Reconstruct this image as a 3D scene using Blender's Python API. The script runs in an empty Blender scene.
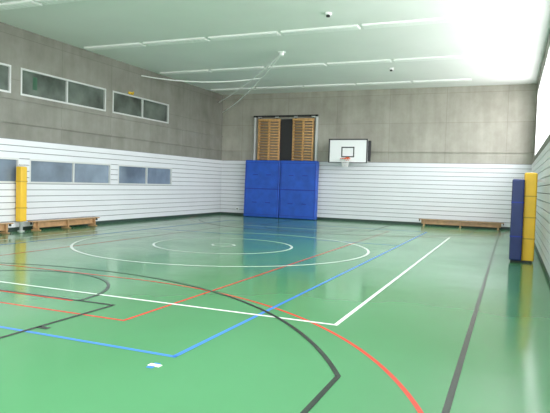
import bpy, bmesh, math, random
from mathutils import Vector, Matrix
random.seed(3)
XL,XR,YF,YB,H=-13.95,0.77,-1.2,26.0,6.15
T=0.3
sc=bpy.context.scene
try:
    sc.view_settings.view_transform='Standard'
    sc.view_settings.look='None'
except Exception as e: print(e)

# ---------------- materials
def mat(name,col,rough=0.5,metal=0.0,spec=0.5,coat=0.0,emit=None,es=0,noise=0.0,nscale=5,bump=0.0):
    m=bpy.data.materials.new(name); m.use_nodes=True
    nt=m.node_tree; b=nt.nodes['Principled BSDF']
    b.inputs['Base Color'].default_value=(*col,1); b.inputs['Roughness'].default_value=rough
    b.inputs['Metallic'].default_value=metal; b.inputs['Specular IOR Level'].default_value=spec
    b.inputs['Coat Weight'].default_value=coat
    if emit: b.inputs['Emission Color'].default_value=(*emit,1); b.inputs['Emission Strength'].default_value=es
    if noise or bump:
        tc=nt.nodes.new('ShaderNodeTexCoord'); n=nt.nodes.new('ShaderNodeTexNoise')
        n.inputs['Scale'].default_value=nscale; n.inputs['Detail'].default_value=4
        nt.links.new(tc.outputs['Object'],n.inputs['Vector'])
        if noise:
            r=nt.nodes.new('ShaderNodeValToRGB')
            r.color_ramp.elements[0].position=.3; r.color_ramp.elements[1].position=.7
            r.color_ramp.elements[0].color=(*[c*(1-noise) for c in col],1)
            r.color_ramp.elements[1].color=(*[min(1,c*(1+noise)) for c in col],1)
            nt.links.new(n.outputs['Fac'],r.inputs['Fac']); nt.links.new(r.outputs['Color'],b.inputs['Base Color'])
        if bump:
            bp=nt.nodes.new('ShaderNodeBump'); bp.inputs['Strength'].default_value=bump; bp.inputs['Distance'].default_value=.02
            nt.links.new(n.outputs['Fac'],bp.inputs['Height']); nt.links.new(bp.outputs['Normal'],b.inputs['Normal'])
    return m

def concrete(name,axis,lo,hi):
    m=bpy.data.materials.new(name); m.use_nodes=True; nt=m.node_tree; L=nt.links
    b=nt.nodes['Principled BSDF']; b.inputs['Roughness'].default_value=.7; b.inputs['Specular IOR Level'].default_value=.3
    tc=nt.nodes.new('ShaderNodeTexCoord'); sp=nt.nodes.new('ShaderNodeSeparateXYZ'); L.new(tc.outputs['Object'],sp.inputs[0])
    cb=nt.nodes.new('ShaderNodeCombineXYZ'); L.new(sp.outputs[axis],cb.inputs[0]); L.new(sp.outputs[2],cb.inputs[1])
    br=nt.nodes.new('ShaderNodeTexBrick'); br.inputs['Scale'].default_value=1; br.offset=0
    br.inputs['Brick Width'].default_value=2.5; br.inputs['Row Height'].default_value=1.3
    br.inputs['Mortar Size'].default_value=.012; br.inputs['Mortar Smooth'].default_value=.5
    br.inputs['Color1'].default_value=(.93,.93,.93,1); br.inputs['Color2'].default_value=(1,1,1,1); br.inputs['Mortar'].default_value=(.74,.74,.72,1)
    mp=nt.nodes.new('ShaderNodeMapping'); mp.inputs['Location'].default_value=(.3,.62,0); L.new(cb.outputs[0],mp.inputs[0]); L.new(mp.outputs[0],br.inputs[0])
    n1=nt.nodes.new('ShaderNodeTexNoise'); n1.inputs['Scale'].default_value=1.1; n1.inputs['Detail'].default_value=7; n1.inputs['Roughness'].default_value=.62
    m2=nt.nodes.new('ShaderNodeMapping'); m2.inputs['Scale'].default_value=(1.1,.8,1); L.new(cb.outputs[0],m2.inputs[0]); L.new(m2.outputs[0],n1.inputs[0])
    r=nt.nodes.new('ShaderNodeValToRGB'); r.color_ramp.elements[0].position=.28; r.color_ramp.elements[1].position=.72
    r.color_ramp.elements[0].color=(*lo,1); r.color_ramp.elements[1].color=(*hi,1); L.new(n1.outputs['Fac'],r.inputs[0])
    # vertical runs
    n2=nt.nodes.new('ShaderNodeTexNoise'); n2.inputs['Scale'].default_value=1; n2.inputs['Detail'].default_value=4
    m3=nt.nodes.new('ShaderNodeMapping'); m3.inputs['Scale'].default_value=(3.5,.3,1); L.new(cb.outputs[0],m3.inputs[0]); L.new(m3.outputs[0],n2.inputs[0])
    r2=nt.nodes.new('ShaderNodeValToRGB'); r2.color_ramp.elements[0].position=.38; r2.color_ramp.elements[1].position=.62
    r2.color_ramp.elements[0].color=(.91,.91,.90,1); r2.color_ramp.elements[1].color=(1,1,1,1); L.new(n2.outputs['Fac'],r2.inputs[0])
    x=nt.nodes.new('ShaderNodeMix'); x.data_type='RGBA'; x.blend_type='MULTIPLY'; x.inputs[0].default_value=1
    L.new(r.outputs[0],x.inputs[6]); L.new(r2.outputs[0],x.inputs[7])
    y=nt.nodes.new('ShaderNodeMix'); y.data_type='RGBA'; y.blend_type='MULTIPLY'; y.inputs[0].default_value=1
    L.new(x.outputs[2],y.inputs[6]); L.new(br.outputs[0],y.inputs[7])
    L.new(y.outputs[2],b.inputs['Base Color'])
    bp=nt.nodes.new('ShaderNodeBump'); bp.inputs['Strength'].default_value=.2; bp.inputs['Distance'].default_value=.02
    L.new(n1.outputs['Fac'],bp.inputs['Height']); L.new(bp.outputs[0],b.inputs['Normal'])
    return m
C_L=concrete('concrete_left_shaded',1,(.22,.215,.185),(.32,.315,.28))  # darker copy of the back concrete, left wall's shadow put into the colour
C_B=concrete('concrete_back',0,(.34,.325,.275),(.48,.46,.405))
C_P=mat('concrete_plain',(.40,.39,.34),.8,noise=.15,nscale=2)
WHITE=mat('white_cladding',(.75,.76,.79),.4,noise=.02,nscale=1)
GAP=mat('cladding_gap_dark',(.20,.21,.22),.8)
CEIL=mat('ceiling_plaster',(.84,.85,.84),.7,noise=.02,nscale=.6)
LAMP=mat('lamp_housing_white',(.95,.96,.95),.35)
LAMPD=mat('lamp_louvre_grey',(.92,.94,.93),.4)
ALU=mat('aluminium_frame',(.66,.67,.66),.35,.2)
DARK=mat('black_steel',(.02,.02,.022),.45)
WOOD=mat('varnished_beech',(.60,.34,.13),.35,noise=.18,nscale=9,coat=.2)
WOODB=mat('bench_wood',(.46,.27,.13),.35,noise=.15,nscale=7,coat=.2)
BLUE=mat('blue_vinyl',(.012,.085,.48),.42,noise=.14,nscale=3,bump=.5)
BLUED=mat('blue_vinyl_seam',(.008,.03,.30),.5)
NAVY=mat('navy_vinyl',(.015,.03,.13),.45,noise=.1,nscale=3)
YEL=mat('yellow_vinyl',(.80,.49,.03),.42,noise=.06,nscale=3)
RED_O=mat('orange_rim',(.75,.10,.02),.4)
NET=mat('net_cord',(.8,.8,.78),.8)
BOARD=mat('backboard_white',(.86,.87,.88),.3)
CABLE=mat('white_cable',(.95,.96,.95),.5)
SKIRT=mat('skirting_dark',(.03,.055,.045),.5)
GREENS=mat('exit_sign_green',(.02,.10,.05),.4)
GLU=mat('glass_upper',(.10,.12,.105),.06,spec=.7,noise=.6,nscale=1.1)
GLL=mat('glass_lower',(.19,.24,.31),.08,spec=.6,noise=.4,nscale=.7)
L_W=mat('line_white',(.86,.9,.86),.22)
L_B=mat('line_blue',(.07,.25,.74),.22)
L_R=mat('line_red',(.66,.06,.035),.22)
L_K=mat('line_black',(.03,.04,.035),.22)

FLOOR=bpy.data.materials.new('green_sports_floor'); FLOOR.use_nodes=True
nt=FLOOR.node_tree; b=nt.nodes['Principled BSDF']
tc=nt.nodes.new('ShaderNodeTexCoord'); n=nt.nodes.new('ShaderNodeTexNoise'); n.inputs['Scale'].default_value=.5; n.inputs['Detail'].default_value=5
nt.links.new(tc.outputs['Object'],n.inputs[0]); r=nt.nodes.new('ShaderNodeValToRGB')
r.color_ramp.elements[0].position=.3; r.color_ramp.elements[1].position=.7
r.color_ramp.elements[0].color=(.085,.28,.12,1); r.color_ramp.elements[1].color=(.092,.30,.132,1)
nt.links.new(n.outputs['Fac'],r.inputs[0]); nt.links.new(r.outputs[0],b.inputs['Base Color'])
r3=nt.nodes.new('ShaderNodeMapRange'); r3.inputs[1].default_value=.3; r3.inputs[2].default_value=.7; r3.inputs[3].default_value=.11; r3.inputs[4].default_value=.19
nt.links.new(n.outputs['Fac'],r3.inputs[0]); nt.links.new(r3.outputs[0],b.inputs['Roughness'])
b.inputs['Specular IOR Level'].default_value=.55
nb_=nt.nodes.new('ShaderNodeTexNoise'); nb_.inputs['Scale'].default_value=1.2; nb_.inputs['Detail'].default_value=2
nt.links.new(tc.outputs['Object'],nb_.inputs[0]); bp=nt.nodes.new('ShaderNodeBump'); bp.inputs['Strength'].default_value=.12; bp.inputs['Distance'].default_value=.02
nt.links.new(nb_.outputs['Fac'],bp.inputs['Height']); nt.links.new(bp.outputs[0],b.inputs['Normal'])

# clear window pane
PANE=bpy.data.materials.new('clear_glass'); PANE.use_nodes=True; nt=PANE.node_tree
nt.nodes.remove(nt.nodes['Principled BSDF'])
tr=nt.nodes.new('ShaderNodeBsdfTransparent'); gl=nt.nodes.new('ShaderNodeBsdfGlossy'); gl.inputs['Roughness'].default_value=.03
mx=nt.nodes.new('ShaderNodeMixShader'); mx.inputs[0].default_value=.06
nt.links.new(tr.outputs[0],mx.inputs[1]); nt.links.new(gl.outputs[0],mx.inputs[2])
nt.links.new(mx.outputs[0],nt.nodes['Material Output'].inputs[0])

# ---------------- mesh builder
class MB:
    def __init__(s,name): s.name=name; s.bm=bmesh.new(); s.mats=[]
    def mi(s,m):
        if m not in s.mats: s.mats.append(m)
        return s.mats.index(m)
    def _tag(s,verts,m,M=None,smooth=False):
        if M is not None: bmesh.ops.transform(s.bm,matrix=M,verts=verts)
        i=s.mi(m); fs=set(f for v in verts for f in v.link_faces)
        for f in fs: f.material_index=i; f.smooth=smooth
        return fs
    def box(s,x0,x1,y0,y1,z0,z1,m,bev=0,M=None):
        r=bmesh.ops.create_cube(s.bm,size=1); v=r['verts']
        bmesh.ops.transform(s.bm,matrix=Matrix.Translation(((x0+x1)/2,(y0+y1)/2,(z0+z1)/2))@Matrix.Diagonal((abs(x1-x0),abs(y1-y0),abs(z1-z0),1)),verts=v)
        if bev:
            es=list(set(e for q in v for e in q.link_edges))
            rr=bmesh.ops.bevel(s.bm,geom=es,offset=bev,segments=3,profile=.5,affect='EDGES')
            v=rr['verts']
            fs=set(f for q in v for f in q.link_faces); v=list(set(q for f in fs for q in f.verts))
        s._tag(v,m,M)
    def cyl(s,p,q,rad,m,seg=12,cap=True):
        p=Vector(p);q=Vector(q);d=q-p
        r=bmesh.ops.create_cone(s.bm,segments=seg,radius1=rad,radius2=rad,depth=d.length,cap_ends=cap)
        M=Matrix.Translation((p+q)/2)@d.to_track_quat('Z','Y').to_matrix().to_4x4()
        s._tag(r['verts'],m,M,True)
    def torus(s,c,R,r,m,n=32,k=10):
        vs=[]
        for i in range(n):
            a=2*math.pi*i/n
            vs.append([s.bm.verts.new((c[0]+(R+r*math.cos(2*math.pi*j/k))*math.cos(a),c[1]+(R+r*math.cos(2*math.pi*j/k))*math.sin(a),c[2]+r*math.sin(2*math.pi*j/k))) for j in range(k)])
        i0=s.mi(m)
        for i in range(n):
            for j in range(k):
                f=s.bm.faces.new((vs[i][j],vs[(i+1)%n][j],vs[(i+1)%n][(j+1)%k],vs[i][(j+1)%k])); f.material_index=i0; f.smooth=True
    def quad(s,pts,m):
        f=s.bm.faces.new([s.bm.verts.new(p) for p in pts]); f.material_index=s.mi(m)
    def done(s,parent=None):
        me=bpy.data.meshes.new(s.name); bmesh.ops.recalc_face_normals(s.bm,faces=s.bm.faces[:]); s.bm.to_mesh(me); s.bm.free()
        for m in s.mats: me.materials.append(m)
        o=bpy.data.objects.new(s.name,me); sc.collection.objects.link(o)
        if parent: o.parent=parent
        return o

# ---------------- shell
f=MB('floor'); f.box(XL-T,XR+T,YF-T,YB+T,-.2,0,FLOOR); floor=f.done()
c=MB('ceiling'); c.box(XL-T,XR+T,YF-T,YB+T,H,H+.25,CEIL); ceiling=c.done()
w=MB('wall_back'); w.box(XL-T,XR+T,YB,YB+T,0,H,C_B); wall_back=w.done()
FX0,FX1,FZ0,FZ1=-12.5,-1.0,3.0,5.6  # opening for the added windows behind the camera
w=MB('wall_front'); w.box(XL-T,XR+T,YF-T,YF,0,FZ0,C_P); w.box(XL-T,XR+T,YF-T,YF,FZ1,H,C_P)
w.box(XL-T,FX0,YF-T,YF,FZ0,FZ1,C_P); w.box(FX1,XR+T,YF-T,YF,FZ0,FZ1,C_P); w.done()

groups=[(0.35,4.25),(4.55,8.45),(8.75,12.62),(12.98,16.9),(17.28,21.04)]
lgroups=[(a+.33,b+.28) for a,b in groups]
UZ=(4.15,4.98); LZ=(1.4605,2.2265)
w=MB('wall_left')
def seg_holes(z0,z1,holes):
    y=YF
    for a,b_ in holes:
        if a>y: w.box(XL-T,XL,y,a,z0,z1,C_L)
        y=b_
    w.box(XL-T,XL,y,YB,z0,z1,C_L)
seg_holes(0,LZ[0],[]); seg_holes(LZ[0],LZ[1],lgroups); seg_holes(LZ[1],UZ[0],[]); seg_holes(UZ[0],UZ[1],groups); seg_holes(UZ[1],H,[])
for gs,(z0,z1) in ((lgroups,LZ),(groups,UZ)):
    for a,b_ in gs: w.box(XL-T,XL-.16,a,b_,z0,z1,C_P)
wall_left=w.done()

# ledges
for nm,bx in (('trim_1',(XL,XL+.05,YF,YB,3.26,3.34)),('trim_2',(XL,XL+.035,YF,YB,3.98,4.04))):
    t=MB(nm); t.box(*bx,C_L); t.done()
t=MB('trim_3'); t.box(XL+.05,XR,YB-.05,YB,3.26,3.34,C_B); t.done()

# cladding
P=.1915; Z0=.12
s=MB('cladding_left')
for i in range(14):
    z0=Z0+i*P; z1=z0+P-.022
    iv=[(YF,YB-.06)]
    if z0+.01>=LZ[0] and z1<=LZ[1]:
        iv=[];y=YF
        for a,b_ in lgroups: iv.append((y,a)); y=b_
        iv.append((y,YB-.06))
    for a,b_ in iv:
        s.box(XL+.02,XL+.06,a,b_,z0,z1,WHITE,0)
        s.box(XL,XL+.025,a,b_,z0,z0+P,GAP)
s.done(wall_left)
s=MB('cladding_back')
for i in range(14):
    z0=Z0+i*P; s.box(XL+.06,XR-.06,YB-.06,YB-.02,z0,z0+P-.022,WHITE)
s.box(XL+.06,XR-.06,YB-.025,YB,Z0,Z0+14*P,GAP)
s.done(wall_back)
s=MB('cladding_right')
for i in range(14):
    z0=Z0+i*P; s.box(XR-.06,XR-.02,YF,YB-.02,z0,z0+P-.022,WHITE)
s.box(XR-.025,XR,YF,YB-.02,Z0,Z0+14*P,GAP)
clr=s
for nm,bx in (('baseboard_left',(XL,XL+.05,YF,YB,0,.11)),('baseboard_back',(XL+.05,XR-.05,YB-.05,YB,0,.11)),('baseboard_right',(XR-.05,XR,YF,YB,0,.11))):
    t=MB(nm); t.box(*bx,SKIRT); t.done()

# left windows
k=1
for (z0,z1),gm,gs in ((UZ,GLU,groups),(LZ,GLL,lgroups)):
    for gi,(a,b_) in enumerate(gs):
        o=MB('window_%d'%k); k+=1
        xo=XL-.02 if gm is GLU else XL+.03
        fr=.055
        o.box(xo-.08,xo+.03,a,b_,z0,z0+fr,ALU); o.box(xo-.08,xo+.03,a,b_,z1-fr,z1,ALU)
        mid=(a+b_)/2
        for yy in (a,mid-fr/2,b_-fr): o.box(xo-.08,xo+.03,yy,yy+fr,z0+fr,z1-fr,ALU)
        o.box(xo-.06,xo-.03,a+fr,b_-fr,z0+fr,z1-fr,gm)
        if gm is GLU and gi==3: o.box(xo-.032,xo-.026,13.5,13.68,4.4,4.8,GREENS)
        o.done()

# right wall with window band
WZ=(3.05,5.75)
w=MB('wall_right')
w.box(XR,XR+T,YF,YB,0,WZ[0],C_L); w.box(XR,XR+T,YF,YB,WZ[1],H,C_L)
w.box(XR,XR+T,YB-.8,YB,WZ[0],WZ[1],C_L); w.box(XR,XR+T,YF,YF+.5,WZ[0],WZ[1],C_L)
nb=10; y0=YF+.5; y1=YB-.8; st=(y1-y0)/nb
wall_right=w.done(); clr.done(wall_right)
for i in range(nb):
    a=y0+i*st; b_=a+st
    o=MB('window_%d'%k); k+=1; fr=.06
    o.box(XR+.02,XR+.18,a,b_,WZ[0],WZ[0]+fr,ALU); o.box(XR+.02,XR+.18,a,b_,WZ[1]-fr,WZ[1],ALU)
    for yy in (a,a+st/2-fr/2,b_-fr): o.box(XR+.02,XR+.18,yy,yy+fr,WZ[0]+fr,WZ[1]-fr,ALU)
    o.box(XR+.08,XR+.18,a+fr,b_-fr,4.3,4.36,ALU)
    o.box(XR+.12,XR+.126,a+fr,b_-fr,WZ[0]+fr,WZ[1]-fr,PANE)
    o.done()
# unseen windows behind the camera, added to light back wall and mats
nf=5; sf=(FX1-FX0)/nf
for i in range(nf):
    a=FX0+i*sf; b_=a+sf
    o=MB('window_%d'%k); k+=1; fr=.06
    o.box(a,b_,YF-.2,YF-.08,FZ0,FZ0+fr,ALU); o.box(a,b_,YF-.2,YF-.08,FZ1-fr,FZ1,ALU)
    for xx in (a,b_-fr): o.box(xx,xx+fr,YF-.2,YF-.08,FZ0+fr,FZ1-fr,ALU)
    o.box(a+fr,b_-fr,YF-.15,YF-.144,FZ0+fr,FZ1-fr,PANE)
    o.done()

# ---------------- court lines
CX,CY=-7.05,13.37
def strip(s,x0,y0,x1,y1,m,z,wd=.055):
    d=Vector((x1-x0,y1-y0)).normalized(); n_=Vector((-d.y,d.x))*wd/2
    s.quad([(x0+n_.x,y0+n_.y,z),(x0-n_.x,y0-n_.y,z),(x1-n_.x,y1-n_.y,z),(x1+n_.x,y1+n_.y,z)],m)
def arc(s,cx,cy,r_,a0,a1,m,z,wd=.055,n=72):
    for i in range(n):
        p=math.radians(a0+(a1-a0)*i/n); q=math.radians(a0+(a1-a0)*(i+1)/n)
        ro,ri=r_+wd/2,r_-wd/2
        s.quad([(cx+ri*math.cos(p),cy+ri*math.sin(p),z),(cx+ro*math.cos(p),cy+ro*math.sin(p),z),(cx+ro*math.cos(q),cy+ro*math.sin(q),z),(cx+ri*math.cos(q),cy+ri*math.sin(q),z)],m)
def rect(s,x0,x1,y0,y1,m,z,wd=.055):
    e=wd/2
    strip(s,x0-e,y0,x1+e,y0,m,z,wd); strip(s,x0-e,y1,x1+e,y1,m,z,wd); strip(s,x0,y0,x0,y1,m,z,wd); strip(s,x1,y0,x1,y1,m,z,wd)
s=MB('white_markings'); z=.004
rect(s,-12.25,-1.9,6.56,20.12,L_W,z,.055); arc(s,CX,CY,3.83,0,360,L_W,z,.065,n=120); arc(s,CX,CY,1.83,0,360,L_W,z,.065); arc(s,CX,CY,.3,0,360,L_W,z,n=40)
s.done(floor)
s=MB('blue_markings'); z=.003
rect(s,-11.4,-2.93,4.6,22.1,L_B,z,.05); strip(s,-11.4,CY+3,-2.93,CY+3,L_B,z,.05)
s.done(floor)
s=MB('red_markings'); z=.002
rect(s,-9.9,-4.22,5.5,21.2,L_R,z,.045); strip(s,-9.9,6.05,-5.5,6.05,L_R,z,.045)
def Yy(v): return v if not sg else 2*CY-v
for sg in (0,1):
    A=(0,90) if not sg else (0,-90); B=(90,180) if not sg else (-90,-180)
    arc(s,-5.9,Yy(2.1),5.78,A[0],A[1],L_R,z,.045); arc(s,-8.2,Yy(2.1),5.78,B[0],B[1],L_R,z,.045); strip(s,-8.2,Yy(7.88),-5.9,Yy(7.88),L_R,z,.045)
s.done(floor)
s=MB('black_markings'); z=.005
strip(s,-.39,.3,-.39,25.6,L_K,z,.055); strip(s,-13.25,.3,-13.25,25.6,L_K,z,.055); strip(s,-13.25,.3,-.39,.3,L_K,z,.055)
for sg in (0,1):
    yc=1.88; R3=6.43; th=math.degrees(math.asin((4.8-1.88)/R3)); dx=math.cos(math.radians(th))*R3; cx=-7.08
    sn=1 if not sg else -1
    arc(s,cx,Yy(yc),R3,sn*th,sn*(180-th),L_K,z,.05); arc(s,-7.15,Yy(6.1),1.72,0,sn*180,L_K,z,.05)
    for q in (-1,1):
        strip(s,cx+q*dx,Yy(.35),cx+q*dx,Yy(4.8),L_K,z,.05)
        strip(s,CX+q*2.2,Yy(.35),CX+q*2.2,Yy(6.12),L_K,z,.05)
        for t_ in (2.1,3.0,3.9,4.8): strip(s,CX+q*2.2,Yy(t_),CX+q*2.35,Yy(t_),L_K,z,.08)
    strip(s,CX-2.2,Yy(6.1),CX+2.2,Yy(6.1),L_K,z,.05)
s.done(floor)
t=MB('blue_tape_mark'); t.box(-3.0,-2.88,4.27,4.33,.001,.006,L_W); t.box(-2.98,-2.92,4.22,4.36,.001,.005,L_B); t.done(floor)

# ---------------- ceiling lamps
for Yr in (2.1,6.6,11.1,15.6,20.1,24.4):
    x=XL+.25
    while x+2.3<XR-.2:
        o=MB('ceiling_lamp_strip')
        o.box(x,x+2.3,Yr-.18,Yr+.18,H-.05,H,LAMP)
        o.box(x+.05,x+2.25,Yr-.14,Yr+.14,H-.055,H-.048,LAMPD)
        for kx in range(1,12): o.box(x+kx*.19,x+kx*.19+.012,Yr-.14,Yr+.14,H-.06,H-.05,LAMP)
        o.done(); x+=2.42
for (x,y) in ((-4.6,14.2),(-4.4,21.5),(-11.5,9.5)):
    o=MB('smoke_detector'); o.cyl((x,y,H),(x,y,H-.05),.09,LAMP,20); o.cyl((x,y,H-.05),(x,y,H-.1),.05,DARK,20); o.done()

# ---------------- cables
def cable(name,pts,rad,m):
    cu=bpy.data.curves.new(name,'CURVE'); cu.dimensions='3D'; cu.bevel_depth=rad
    sp=cu.splines.new('POLY'); sp.points.add(len(pts)-1)
    for p,q in zip(sp.points,pts): p.co=(*q,1)
    cu.materials.append(m); o=bpy.data.objects.new(name,cu); sc.collection.objects.link(o); return o
def sag(p,q,d,n=14):
    p=Vector(p);q=Vector(q); return [tuple(p.lerp(q,i/n)-Vector((0,0,d*4*(i/n)*(1-i/n)))) for i in range(n+1)]
e=bpy.data.objects.new('net_suspension_cable',None); sc.collection.objects.link(e)
for nm,pts in (('cord_1',sag((-7.4,17.9,6.08),(-9.5,20.9,5.9),.03)+sag((-9.5,20.9,5.9),(-13.9,25.9,5.25),.12)),
               ('cord_2',sag((-9.5,20.9,5.9),(-13.93,19,5.85),.2)),
               ('cord_3',sag((-7.4,17.9,6.08),(-13.93,25.5,5.7),.12))):
    o=cable(nm,pts,.024,CABLE); o.parent=e
b_=MB('pulley'); b_.cyl((-7.4,17.85,6.08),(-7.4,17.95,6.08),.07,CABLE,16); b_.box(-7.5,-7.3,17.8,18,6.12,6.15,CABLE); b_.done(e)
o=MB('wall_hook'); o.box(XL,XL+.05,18.2,18.45,4.99,5.09,YEL,.01); o.cyl((XL+.04,18.32,5.04),(XL+.16,18.32,5.0),.02,YEL); o.cyl((XL+.16,18.32,5.0),(XL+.16,18.32,5.1),.02,YEL); o.done()

# ---------------- wall bars
e=bpy.data.objects.new('climbing_wall_bars',None); sc.collection.objects.link(e)
yw=YB-.07
def bars(nm,x0,x1):
    o=MB(nm)
    for x in (x0,(x0+x1)/2-.04,x1-.08): o.box(x,x+.08,yw-.14,yw-.02,.12,4.85,WOOD,.008)
    z=.3
    while z<4.8:
        o.cyl((x0+.03,yw-.13,z),(x1-.03,yw-.13,z),.028,WOOD,10); z+=.135
    o.box(x0-.01,x1+.01,yw-.15,yw-.02,4.76,4.86,WOOD,.01)
    o.done(e)
bars('ladder_1',-11.82,-10.66); bars('ladder_2',-9.98,-8.9)
o=MB('steel_guide_frame')
o.box(-12.02,-11.95,yw-.16,yw,.02,5.0,ALU); o.box(-8.78,-8.71,yw-.16,yw,.02,5.0,ALU)
o.box(-12.06,-8.68,yw-.2,yw-.12,4.94,5.02,DARK)
for x in (-11.8,-10.9,-9.9,-9.0): o.box(x,x+.05,yw-.02,yw+.06,4.86,5.0,DARK); o.box(x,x+.2,yw-.2,yw-.16,4.9,4.98,ALU)
o.box(-10.66,-9.98,yw-.05,yw+.0,.12,4.85,DARK)  # flat dark sheet standing in for the shaded niche between the ladders
bk=mat('bars_backing',(.30,.24,.17),.8)
o.box(-11.8,-10.66,yw-.015,yw,.12,4.85,bk); o.box(-9.98,-8.9,yw-.015,yw,.12,4.85,bk)
o.done(e)

# ---------------- crash mats
def crash(x0,x1,lean):
    o=MB('crash_mat')
    o.box(x0,x1,-.17,.17,0.0,2.78,BLUE,.035)
    o.box(x0+.02,x1-.02,-.177,-.168,1.36,1.40,BLUED)
    for z in (.12,2.64): o.box(x0+.03,x1-.03,-.176,-.168,z,z+.02,BLUED)
    for x in (x0+.06,x1-.08): o.box(x,x+.02,-.176,-.168,.1,2.68,BLUED)
    for z in (.7,2.05):
        for xx in (x0+.45,x1-.7):
            o.box(xx,xx+.25,-.195,-.17,z,z+.035,BLUED,.006)
    ob=o.done(); ob.location=(0,25.36,.012); ob.rotation_euler=(-lean,0,0); return ob
crash(-12.22,-10.36,.03); crash(-10.33,-8.48,.022)

# ---------------- backboard
e=bpy.data.objects.new('basketball_hoop',None); sc.collection.objects.link(e)
bx,by,bz0,bz1=-6.88,24.75,2.70,3.78
o=MB('backboard'); x0,x1=bx-.9,bx+.9
o.box(x0,x1,by,by+.04,bz0,bz1,BOARD,.004)
t_=.055
for q in ((x0,x1,bz0,bz0+t_*.6),(x0,x1,bz1-t_,bz1),(x0,x0+t_,bz0,bz1),(x1-t_,x1,bz0,bz1)): o.box(q[0],q[1],by-.006,by+.002,q[2],q[3],DARK)
for q in ((bx-.3,bx+.3,2.95,3.0),(bx-.3,bx+.3,3.37,3.42),(bx-.3,bx-.25,3,3.37),(bx+.25,bx+.3,3,3.37)): o.box(q[0],q[1],by-.006,by+.002,q[2],q[3],DARK)
o.done(e)
o=MB('wall_bracket')
for x in (bx-.55,bx+.55):
    for z in (2.95,3.6):
        o.box(x-.03,x+.03,by+.04,YB,z-.03,z+.03,DARK)
    o.cyl((x,by+.06,3.6),(x,YB-.06,2.98),.02,DARK,8)
    o.box(x-.04,x+.04,YB-.08,YB-.04,2.85,3.75,DARK)
o.box(bx-.6,bx+.6,by+.04,by+.09,3.57,3.63,DARK); o.box(bx-.6,bx+.6,by+.04,by+.09,2.92,2.98,DARK)
o.box(x1-.01,x1+.12,by+.05,by+.15,2.78,3.7,DARK)
o.done(e)
o=MB('rim'); rc=(bx,by-.38,2.88)
o.torus(rc,.225,.015,RED_O); o.box(bx-.09,bx+.09,by-.02,by,2.8,2.95,RED_O); o.box(bx-.07,bx+.07,by-.17,by-.01,2.86,2.885,RED_O)
o.cyl((bx-.07,by-.02,2.81),(bx-.1,by-.2,2.875),.008,RED_O,8); o.cyl((bx+.07,by-.02,2.81),(bx+.1,by-.2,2.875),.008,RED_O,8); o.done(e)
o=MB('net'); N=12; lev=[(2.87,.222),(2.78,.19),(2.69,.155),(2.60,.13),(2.51,.125)]
for i in range(N):
    for l in range(4):
        for sgn in (-1,1):
            a=2*math.pi*(i+ (l%2)*.5)/N; b2=a+sgn*math.pi/N
            p=(rc[0]+lev[l][1]*math.cos(a),rc[1]+lev[l][1]*math.sin(a),lev[l][0]); q=(rc[0]+lev[l+1][1]*math.cos(b2),rc[1]+lev[l+1][1]*math.sin(b2),lev[l+1][0])
            o.cyl(p,q,.008,NET,5,False)
o.done(e)

# ---------------- benches
def bench(L_,loc,rot):
    o=MB('gym_bench')
    o.box(-L_/2,L_/2,-.13,.13,.275,.31,WOODB,.008)
    o.box(-L_/2+.12,L_/2-.12,-.05,.05,.09,.13,WOODB,.006)
    o.box(-L_/2+.1,L_/2-.1,-.015,.015,.13,.275,WOODB)
    for x in (-L_/2+.22,0,L_/2-.22):
        o.box(x-.025,x+.025,-.11,.11,.03,.275,WOODB,.006)
        o.box(x-.035,x+.035,-.18,.18,.0,.04,WOODB,.006)
    for x in (-L_/2+.02,L_/2-.02): o.box(x-.02,x+.02,-.03,.03,.2,.275,DARK)
    ob=o.done(); ob.location=loc; ob.rotation_euler=(0,0,rot); return ob
bench(3.0,(-13.55,14.55,.001),math.pi/2); bench(3.1,(-13.55,10.75,.001),math.pi/2); bench(3.5,(-2.0,25.6,.001),0)

# ---------------- pads
def pad_post(x,y):
    o=MB('padded_post')
    o.box(x-.11,x+.11,y-.12,y+.12,.3,1.97,YEL,.03)
    o.cyl((x,y,0),(x,y,2.03),.05,ALU,16); o.cyl((x,y,0),(x,y,.02),.1,ALU,20)
    sm=mat('pad_strap',(.55,.33,.02),.5)
    for z in (.7,1.5): o.box(x-.115,x+.115,y-.125,y+.125,z,z+.04,sm)
    return o.done()
pad_post(-13.74,12.86)
o=MB('wall_protection_pad')
o.box(.0,.27,14.35,14.7,.05,1.96,NAVY,.04)
o.box(.26,.54,14.5,14.95,.03,2.12,YEL,.04)
sm=mat('pad_seam',(.5,.3,.02),.5)
for z in (.55,1.05,1.55): o.box(.255,.545,14.495,14.955,z,z+.03,sm)
for z in (.6,1.4): o.box(-.005,.275,14.345,14.705,z,z+.03,BLUED)
o.cyl((.42,14.75,0),(.42,14.75,2.14),.04,ALU,16); o.box(.42,XR-.05,14.72,14.78,1.9,1.96,ALU); o.box(.03,.5,14.5,14.9,0,.05,DARK)
o.done()

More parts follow.
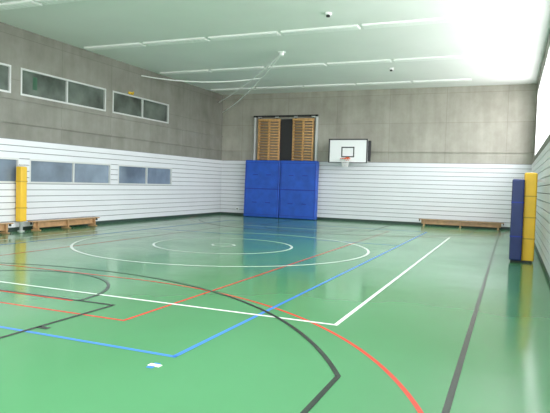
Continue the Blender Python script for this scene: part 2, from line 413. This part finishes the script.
# socket on the back wall
o=MB('wall_socket'); o.box(-13.0,-12.85,YB-.09,YB-.055,.25,.4,LAMPD,.005); o.box(-12.96,-12.89,YB-.1,YB-.088,.29,.36,DARK); o.done()

# ---------------- world + portals
wd=bpy.data.worlds.new('World'); sc.world=wd; wd.use_nodes=True; nt=wd.node_tree; bg=nt.nodes['Background']
tc=nt.nodes.new('ShaderNodeTexCoord'); sp=nt.nodes.new('ShaderNodeSeparateXYZ'); nt.links.new(tc.outputs['Generated'],sp.inputs[0])
r=nt.nodes.new('ShaderNodeValToRGB'); r.color_ramp.elements[0].position=0.47; r.color_ramp.elements[0].color=(.52,.51,.51,1)
r.color_ramp.elements[1].position=.53; r.color_ramp.elements[1].color=(.95,.96,1,1)
mr=nt.nodes.new('ShaderNodeMapRange'); mr.inputs[1].default_value=-1; mr.inputs[2].default_value=1
nt.links.new(sp.outputs[2],mr.inputs[0]); nt.links.new(mr.outputs[0],r.inputs[0]); nt.links.new(r.outputs[0],bg.inputs[0])
bg.inputs[1].default_value=15.5
def portal(loc,rot,sx,sy):
    la=bpy.data.lights.new('window_portal','AREA'); la.shape='RECTANGLE'; la.size=sx; la.size_y=sy
    la.cycles.is_portal=True
    lo=bpy.data.objects.new('window_portal',la); lo.location=loc; lo.rotation_euler=rot; sc.collection.objects.link(lo)
portal((XR+.25,(y0+y1)/2,(WZ[0]+WZ[1])/2),(0,math.pi/2,0),WZ[1]-WZ[0],y1-y0)
portal(((FX0+FX1)/2,YF-.25,(FZ0+FZ1)/2),(math.pi/2,0,0),FX1-FX0,FZ1-FZ0)  # portal for the added front windows

# ---------------- camera
d=Vector((237,16.5,-565)).normalized(); rr=Vector((1350,-63.5,565)); rr=(rr-d*rr.dot(d)).normalized(); u=rr.cross(d)
M=Matrix((rr,d,u)).to_4x4(); M.translation=Vector((0,0,1.7))
cd=bpy.data.cameras.new('camera'); cd.sensor_width=36; cd.lens=36*565/550; cd.clip_end=200
co=bpy.data.objects.new('camera',cd); co.matrix_world=M; sc.collection.objects.link(co); sc.camera=co
